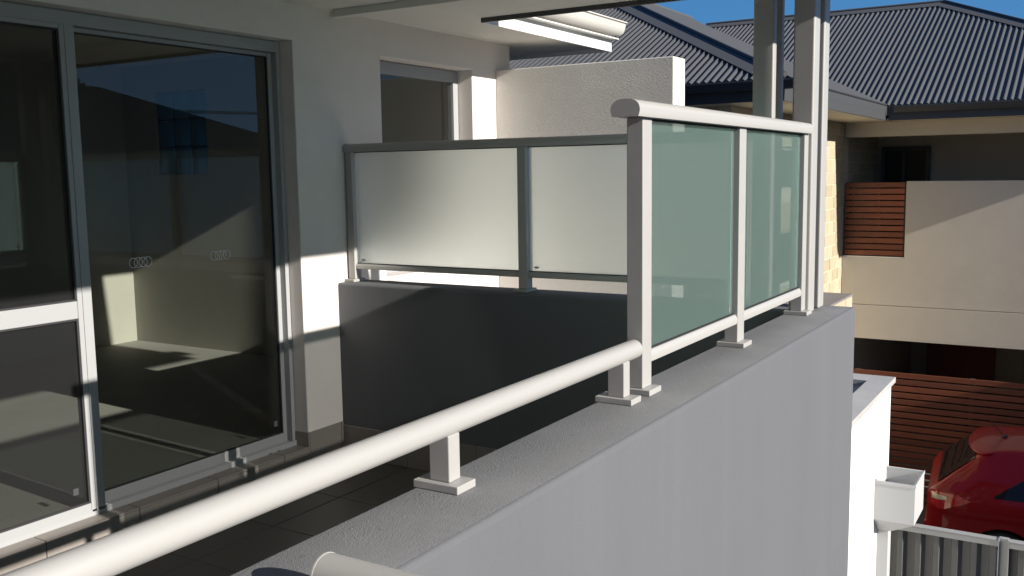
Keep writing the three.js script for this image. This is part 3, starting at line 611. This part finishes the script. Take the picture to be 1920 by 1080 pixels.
// ---------------------------------------------------------------- red hatchback behind the steel fence
{
  const car = thing('red_car', 'glossy red hatchback parked between the steel fence and the timber fence', 'car', [2.1, -2.9, -11.8]); car.rotation.y = rad(5);
  const curve = (pts) => (s) => { // smooth through points (monotone cubic)
    if (s <= pts[0][0]) return pts[0][1]; const n = pts.length; if (s >= pts[n - 1][0]) return pts[n - 1][1];
    let i = 0; while (pts[i + 1][0] < s) i++;
    const sl = (k) => (pts[k + 1][1] - pts[k][1]) / (pts[k + 1][0] - pts[k][0]);
    const m = (k) => { if (k === 0) return sl(0); if (k === n - 1) return sl(n - 2); const a = sl(k - 1), b = sl(k); return a * b <= 0 ? 0 : 2 * a * b / (a + b); };
    const h = pts[i + 1][0] - pts[i][0], t = (s - pts[i][0]) / h, t2 = t * t, t3 = t2 * t;
    return (2 * t3 - 3 * t2 + 1) * pts[i][1] + (t3 - 2 * t2 + t) * h * m(i) + (-2 * t3 + 3 * t2) * pts[i + 1][1] + (t3 - t2) * h * m(i + 1);
  };
  const W = curve([[0, 0.66], [0.05, 0.77], [0.16, 0.845], [0.4, 0.885], [0.9, 0.905], [3.3, 0.905], [3.9, 0.86], [4.2, 0.76], [4.38, 0.56]]);
  const YB = curve([[0, 0.36], [0.08, 0.28], [0.4, 0.2], [3.9, 0.19], [4.38, 0.3]]);
  const ROOF = curve([[0, 0.93], [0.04, 0.99], [0.12, 1.06], [0.46, 1.36], [0.56, 1.425], [0.9, 1.47], [1.6, 1.49], [2.2, 1.455], [2.6, 1.34], [3.15, 1.03], [3.5, 0.97], [4.1, 0.83], [4.3, 0.7], [4.38, 0.58]]);
  const BELT = curve([[0, 0.86], [0.1, 0.98], [0.8, 0.985], [3.0, 0.93], [3.6, 0.86], [4.2, 0.74], [4.38, 0.52]]);
  const WR = curve([[0, 0.62], [0.1, 0.70], [0.36, 0.635], [0.7, 0.62], [2.0, 0.60], [2.6, 0.62], [3.2, 0.72], [3.8, 0.72], [4.38, 0.4]]);
  const section = (s) => {
    const w = W(s), yb = YB(s), roof = ROOF(s), belt = Math.min(BELT(s), roof - 0.025), wr = Math.min(WR(s), w * 0.93);
    const mid = (a, b, t) => a + (b - a) * t, lowY = mid(yb, belt, 0.42);
    return [[0, yb], [w * 0.7, yb], [w * 0.93, yb + 0.03], [w * 0.985, mid(yb, belt, 0.16)], [w, lowY], [w * 0.99, mid(yb, belt, 0.66)], [w * 0.992, mid(yb, belt, 0.84)], [w * 0.955, belt],
      [mid(w * 0.955, wr, 0.5) + 0.012, mid(belt, roof, 0.5)], [wr + 0.01, mid(belt, roof, 0.88)], [wr * 0.93, mid(belt, roof, 0.962)], [wr * 0.6, mid(belt, roof, 0.99)], [0, roof]];
  };
  const smooth = (s) => new THREE.CatmullRomCurve3(section(s).map(([z, y]) => new THREE.Vector3(z, y, 0)), false, 'centripetal').getPoints(48);
  const zAt = (s, y) => { const p = smooth(s); for (let i = 8; i + 1 < p.length; i++) if (y >= p[i].y && y <= p[i + 1].y) return p[i].x + (p[i + 1].x - p[i].x) * (y - p[i].y) / Math.max(1e-6, p[i + 1].y - p[i].y); return section(s)[7][0]; };
  const topY = (s, z) => { const p = smooth(s); for (let i = p.length - 1; i > 0; i--) if (p[i - 1].x >= Math.abs(z) && p[i].x <= Math.abs(z)) { const a = p[i], b = p[i - 1]; return a.y + (b.y - a.y) * (Math.abs(z) - a.x) / Math.max(1e-6, b.x - a.x); } return ROOF(s); };
  // closed loft
  const ss = []; for (let s = 0; s < 0.5; s += 0.02) ss.push(s); for (let s = 0.5; s < 4.0; s += 0.07) ss.push(s); for (let s = 4.0; s <= 4.381; s += 0.02) ss.push(Math.min(s, 4.38));
  const rings = ss.map((s) => { const h = smooth(s), out = []; for (const p of h) out.push([s, p.y, p.x]); for (let i = h.length - 2; i > 0; i--) out.push([s, h[i].y, -h[i].x]); return out; });
  const v = [], N = rings[0].length, tri = (...p) => p.forEach((q) => v.push(...q));
  for (let i = 0; i + 1 < rings.length; i++) for (let j = 0; j < N; j++) { const k = (j + 1) % N, a = rings[i][j], b = rings[i + 1][j], c = rings[i + 1][k], d = rings[i][k]; tri(a, c, b, a, d, c); }
  for (const [r, f] of [[rings[0], 1], [rings[rings.length - 1], -1]]) { const c = [r[0][0], r.reduce((t, p) => t + p[1], 0) / N, 0]; for (let j = 0; j < N; j++) { const k = (j + 1) % N; f > 0 ? tri(c, r[k], r[j]) : tri(c, r[j], r[k]); } }
  let body = new THREE.BufferGeometry(); body.setAttribute('position', new THREE.Float32BufferAttribute(v, 3)); body = mergeVertices(body, 1e-5); body.computeVertexNormals();
  body.setAttribute('uv', new THREE.Float32BufferAttribute(new Float32Array(body.attributes.position.count * 2), 2));
  let cut = new Brush(body); cut.updateMatrixWorld(); const ev = new Evaluator(); ev.useGroups = false;
  for (const s of [0.76, 3.36]) for (const sg of [1, -1]) { const c = new Brush(new THREE.CylinderGeometry(0.36, 0.36, 0.5, 40).rotateX(Math.PI / 2)); c.position.set(s, 0.325, sg * 0.86); c.updateMatrixWorld(); cut = ev.evaluate(cut, c, SUBTRACTION); }
  const paint = mat([0.23, 0.005, 0.008], 0.4, { clearcoat: 0.35, clearcoatRoughness: 0.03, specularIntensity: 0.2 });
  const glass = mat([0.012, 0.013, 0.014], 0.03, { specularIntensity: 0.5 }), blk = mat([0.02, 0.02, 0.02], 0.6);
  const bg = cut.geometry.index ? cut.geometry.toNonIndexed() : cut.geometry; 
  mesh('body', toCreasedNormals(bg, 0.55), paint, car);
  const patch = (cols, off) => { // columns of [s, y0, y1] on the flank, both ends follow the surface
    const q = [], R = 8, P = (s, y, sg) => [s, y, sg * (zAt(s, y) + off)];
    return (sg) => { const q = []; for (let i = 0; i + 1 < cols.length; i++) for (let j = 0; j < R; j++) { const f = (c, t) => P(c[0], c[1] + (c[2] - c[1]) * t, sg); const a = f(cols[i], j / R), b = f(cols[i + 1], j / R), c = f(cols[i + 1], (j + 1) / R), d = f(cols[i], (j + 1) / R); q.push(...(sg > 0 ? [a, b, c, a, c, d] : [a, c, b, a, d, c]).flat()); }
      let g = new THREE.BufferGeometry(); g.setAttribute('position', new THREE.Float32BufferAttribute(q, 3)); g = mergeVertices(g, 1e-5); g.computeVertexNormals(); return g; };
  };
  const up = curve([[0.66, 1.02], [0.85, 1.15], [1.15, 1.32], [1.6, 1.385], [2.2, 1.355], [2.55, 1.22], [2.95, 1.0]]);
  const range = (a, b, n) => Array.from({ length: n + 1 }, (_, i) => a + (b - a) * i / n);
  const sideCol = (s) => [s, BELT(s) + 0.015, Math.max(BELT(s) + 0.018, up(s))];
  for (const sg of [1, -1]) {
    for (const [a, b, n] of [[0.66, 1.02, 8], [1.045, 1.78, 10], [1.84, 2.9, 14]]) mesh('side_window', patch(range(a, b, n).map(sideCol), 0.004)(sg), glass, car);
    mesh('window_trim', patch(range(1.02, 1.045, 1).map(sideCol), 0.006)(sg), mat([0.5, 0.5, 0.5], 0.3, { metalness: 0.8 }), car);
    const lensR = mat([0.42, 0.012, 0.012], 0.08, { clearcoat: 1, clearcoatRoughness: 0.02 }), lensW = mat([0.55, 0.50, 0.36], 0.1, { clearcoat: 1, clearcoatRoughness: 0.02 });
    const tl = mesh('tail_light', patch(range(0.035, 0.44, 10).map((s) => [s, 0.80 + Math.abs(s - 0.14) * 0.42, 0.985 - (s > 0.3 ? (s - 0.3) * 0.35 : 0)]), 0.007)(sg), lensR, car);
    mesh('reversing_lens', patch(range(0.05, 0.2, 5).map((s) => [s, 0.90 + (s - 0.05) * 0.1, 0.965 - (s - 0.05) * 0.1]), 0.010)(sg), lensW, tl);
    mesh('door_handle', box(1.24, 1.42, 0.84, 0.865, sg > 0 ? 0.895 : -0.925, sg > 0 ? 0.925 : -0.895, 0.008), paint, car);
    mesh('door_mirror', new THREE.SphereGeometry(0.1, 20, 12).scale(0.7, 0.75, 1.1).translate(2.82, 1.02, sg * 0.97), paint, car);
    mesh('door_seam', merge([1.06, 1.82].map((s) => { const g = patch([[s, 0.36, 0.97], [s + 0.008, 0.36, 0.97]], 0.0015)(sg); g.setAttribute('uv', new THREE.Float32BufferAttribute(new Float32Array(g.attributes.position.count * 2), 2)); return g; })), blk, car);
    mesh('headlight', patch(range(3.95, 4.3, 8).map((s) => [s, 0.64 - (s - 3.95) * 0.2, BELT(s) - 0.02]), 0.006)(sg), mat([0.7, 0.7, 0.7], 0.05), car);
    for (const s of [0.76, 3.36]) {
      const w = sub('wheel', car);
      mesh('tyre', new THREE.TorusGeometry(0.235, 0.09, 16, 40).scale(1, 1, 1.15).translate(s, 0.325, sg * 0.79), blk, w);
      mesh('rim', merge([new THREE.CylinderGeometry(0.2, 0.2, 0.12, 32, 1, true).rotateX(Math.PI / 2).translate(s, 0.325, sg * 0.79), ...range(0, 4, 4).map((k) => new THREE.BoxGeometry(0.05, 0.38, 0.03).rotateZ(k * Math.PI / 5).translate(s, 0.325, sg * 0.83))]), mat([0.5, 0.5, 0.52], 0.3, { metalness: 0.8 }), w);
      mesh('arch_liner', new THREE.CylinderGeometry(0.352, 0.352, 0.26, 32, 1, true).rotateX(Math.PI / 2).translate(s, 0.325, sg * 0.75), blk, w);
    }
  }
  // rear window and windscreen, lying on the loft
  const sheet = (s0, s1, half, off) => { const q = [], n = 10, m = 12; const P = (s, t) => { const z = half(s) * t; return [s, topY(s, z) + off, z]; };
    for (let i = 0; i < n; i++) for (let j = 0; j < m; j++) { const a = s0 + (s1 - s0) * i / n, b = s0 + (s1 - s0) * (i + 1) / n, t = -1 + 2 * j / m, u = -1 + 2 * (j + 1) / m; const A = P(a, t), B = P(b, t), C = P(b, u), D = P(a, u); q.push(...A, ...C, ...B, ...A, ...D, ...C); }
    let g = new THREE.BufferGeometry(); g.setAttribute('position', new THREE.Float32BufferAttribute(q, 3)); g = mergeVertices(g, 1e-5); g.computeVertexNormals(); return g; };
  mesh('rear_window', sheet(0.10, 0.46, (s) => 0.60 + (0.46 - s) * 0.14, 0.012), glass, car);
  mesh('windscreen', sheet(2.3, 3.05, (s) => 0.5 + (s - 2.3) * 0.16, 0.008), glass, car);
  mesh('roof_spoiler', new THREE.SphereGeometry(1, 40, 20).scale(0.2, 0.036, 0.63).rotateZ(0.16).translate(0.58, 1.408, 0), paint, car);
  mesh('rear_bumper', new RoundedBoxGeometry(0.1, 0.2, 1.3, 3, 0.045).translate(0.02, 0.5, 0), paint, car);
  mesh('antenna', merge([new THREE.CylinderGeometry(0.003, 0.004, 0.24, 8).translate(0, 0.12, 0).rotateZ(0.75).translate(0.74, 1.475, 0), new THREE.CylinderGeometry(0.02, 0.034, 0.022, 16).translate(0.75, 1.472, 0)]), blk, car);
}
// ---------------------------------------------------------------- plain block added out of the frame: keeps the low sun off the car and the timber fence
{
  const w = thing('added_shade_block', 'unseen block added across the drive to shade the red car', 'added_shade_block');
  mesh('wall', box(9, 13, -2.9, 1.15, -13.2, -8.7), M.beige, w);
  mesh('roof', box(8.8, 13.2, 1.151, 1.3, -13.4, -8.5), M.roofMetal, w);
}
// ---------------------------------------------------------------- what the door glass mirrors: house across the street, tree, power pole
{
  const o = thing('opposite_house', 'pale house with dark hip roof mirrored in the sliding door glass', 'house');
  const mw = mat([0.36, 0.34, 0.30], 0.9, { map: mottle });
  const X = 18, z0 = -23.5, z1 = -4, e = 0.5, ey = 2.24, tq = Math.tan(rad(23.4)), run = 5;
  mesh('wall', merge([box(X, X + 9, -2.9, ey, z0, z1)]), mw, o);
  const tri = (pts) => { const g = new THREE.BufferGeometry(); g.setAttribute('position', new THREE.Float32BufferAttribute(pts.flat(), 3)); g.computeVertexNormals(); return metreUV(g); };
  const a = X - e, b = X - e + 2 * run, ry = ey + run * tq, A = [a, ey, z0 - e], B = [a, ey, z1 + e], C = [b, ey, z1 + e], D = [b, ey, z0 - e], R0 = [a + run, ry, z0 - e + run], R1 = [a + run, ry, z1 + e - run];
  mesh('roof', tri([A, R0, B, B, R0, R1, A, D, R0, D, C, R1, D, R1, R0, C, B, R1]), M.roofMetal, o);
  mesh('gutter', box(a - 0.1, a, ey - 0.1, ey, z0 - e, z1 + e), M.gutterCream, o);
  mesh('garage_door', box(X - 0.05, X - 0.001, -2.9, -0.5, -12, -7), M.white, o);
  for (const z of [-16.5, -20.5]) { const w = sub('window', o); mesh('frame', merge([box(X - 0.06, X - 0.001, -0.55, -0.47, z - 1.2, z + 1.2), box(X - 0.06, X - 0.001, 1.15, 1.23, z - 1.2, z + 1.2), box(X - 0.06, X - 0.001, -0.47, 1.15, z - 1.2, z - 1.12), box(X - 0.06, X - 0.001, -0.47, 1.15, z + 1.12, z + 1.2)]), M.whiteMetal, w); mesh('pane', box(X - 0.03, X - 0.0015, -0.47, 1.15, z - 1.12, z + 1.12), mat([0.03, 0.033, 0.036], 0.06), w); }

  const t = thing('street_tree', 'dark leafy tree behind the opposite house, mirrored in the door glass', 'tree', [27, -2.9, -19.0]);
  const bark = mat([0.09, 0.07, 0.05], 0.95), leafM = mat([0.05, 0.075, 0.025], 0.8, { transmission: 0.3, thickness: 0, side: THREE.DoubleSide });
  const limb = (p, q, r0, r1) => { const P = new THREE.Vector3(...p), Q = new THREE.Vector3(...q), d = Q.clone().sub(P), g = new THREE.CylinderGeometry(r1, r0, d.length(), 10).translate(0, d.length() / 2, 0); g.applyQuaternion(new THREE.Quaternion().setFromUnitVectors(new THREE.Vector3(0, 1, 0), d.normalize())); return g.translate(...p); };
  seed = 4242; const tips = []; const limbs = [limb([0, 0, 0], [0.1, 3.4, 0], 0.28, 0.2)];
  for (let i = 0; i < 9; i++) { const an = i * 2.4, r = 1.2 + 1.3 * ((i * 0.37) % 1), y = 5.4 + 2.9 * ((i * 0.62) % 1), tip = [Math.cos(an) * r, y, Math.sin(an) * r]; limbs.push(limb([0.1, rr(3.0, 3.4), 0], tip, 0.11, 0.03)); tips.push(tip); }
  mesh('trunk', merge(limbs), bark, t);
  const v = []; for (const c of tips) for (let k = 0; k < 1500; k++) {
    const d = new THREE.Vector3(rr(-1, 1), rr(-1, 1), rr(-1, 1)); if (d.length() > 1) continue; d.multiplyScalar(1.25).add(new THREE.Vector3(...c));
    const u = new THREE.Vector3(rr(-1, 1), rr(-1, 1), rr(-1, 1)).normalize().multiplyScalar(0.22), w = new THREE.Vector3(rr(-1, 1), rr(-1, 1), rr(-1, 1)).normalize().multiplyScalar(0.1);
    const P = [d.clone().sub(u), d.clone().add(w), d.clone().add(u), d.clone().sub(w)]; for (const i of [0, 1, 2, 0, 2, 3]) v.push(P[i].x, P[i].y, P[i].z);
  }
  const lg = new THREE.BufferGeometry(); lg.setAttribute('position', new THREE.Float32BufferAttribute(v, 3)); lg.computeVertexNormals(); metreUV(lg);
  mesh('crown', lg, leafM, t);

  const p = thing('power_pole', 'timber power pole with crossarms and wires, mirrored in the door glass', 'power pole', [27, -2.9, -34.5]);
  mesh('pole', new THREE.CylinderGeometry(0.12, 0.16, 7.6, 14).translate(0, 3.8, 0), bark, p);
  for (const y of [6.6, 7.2]) mesh('crossarm', box(-0.9, 0.9, y - 0.06, y + 0.06, -0.2, -0.1), bark, p);
  for (const x of [-0.8, -0.3, 0.3, 0.8]) mesh('wire', new THREE.TubeGeometry(new THREE.QuadraticBezierCurve3(new THREE.Vector3(x, 7.32, -0.15), new THREE.Vector3(x, 6.6, 20), new THREE.Vector3(x, 7.32, 40)), 24, 0.012, 6), M.blackMetal, p);
}
scene.traverse((o) => { if (o.isMesh) { o.castShadow = true; o.receiveShadow = true; } });
renderer.render(scene, camera);
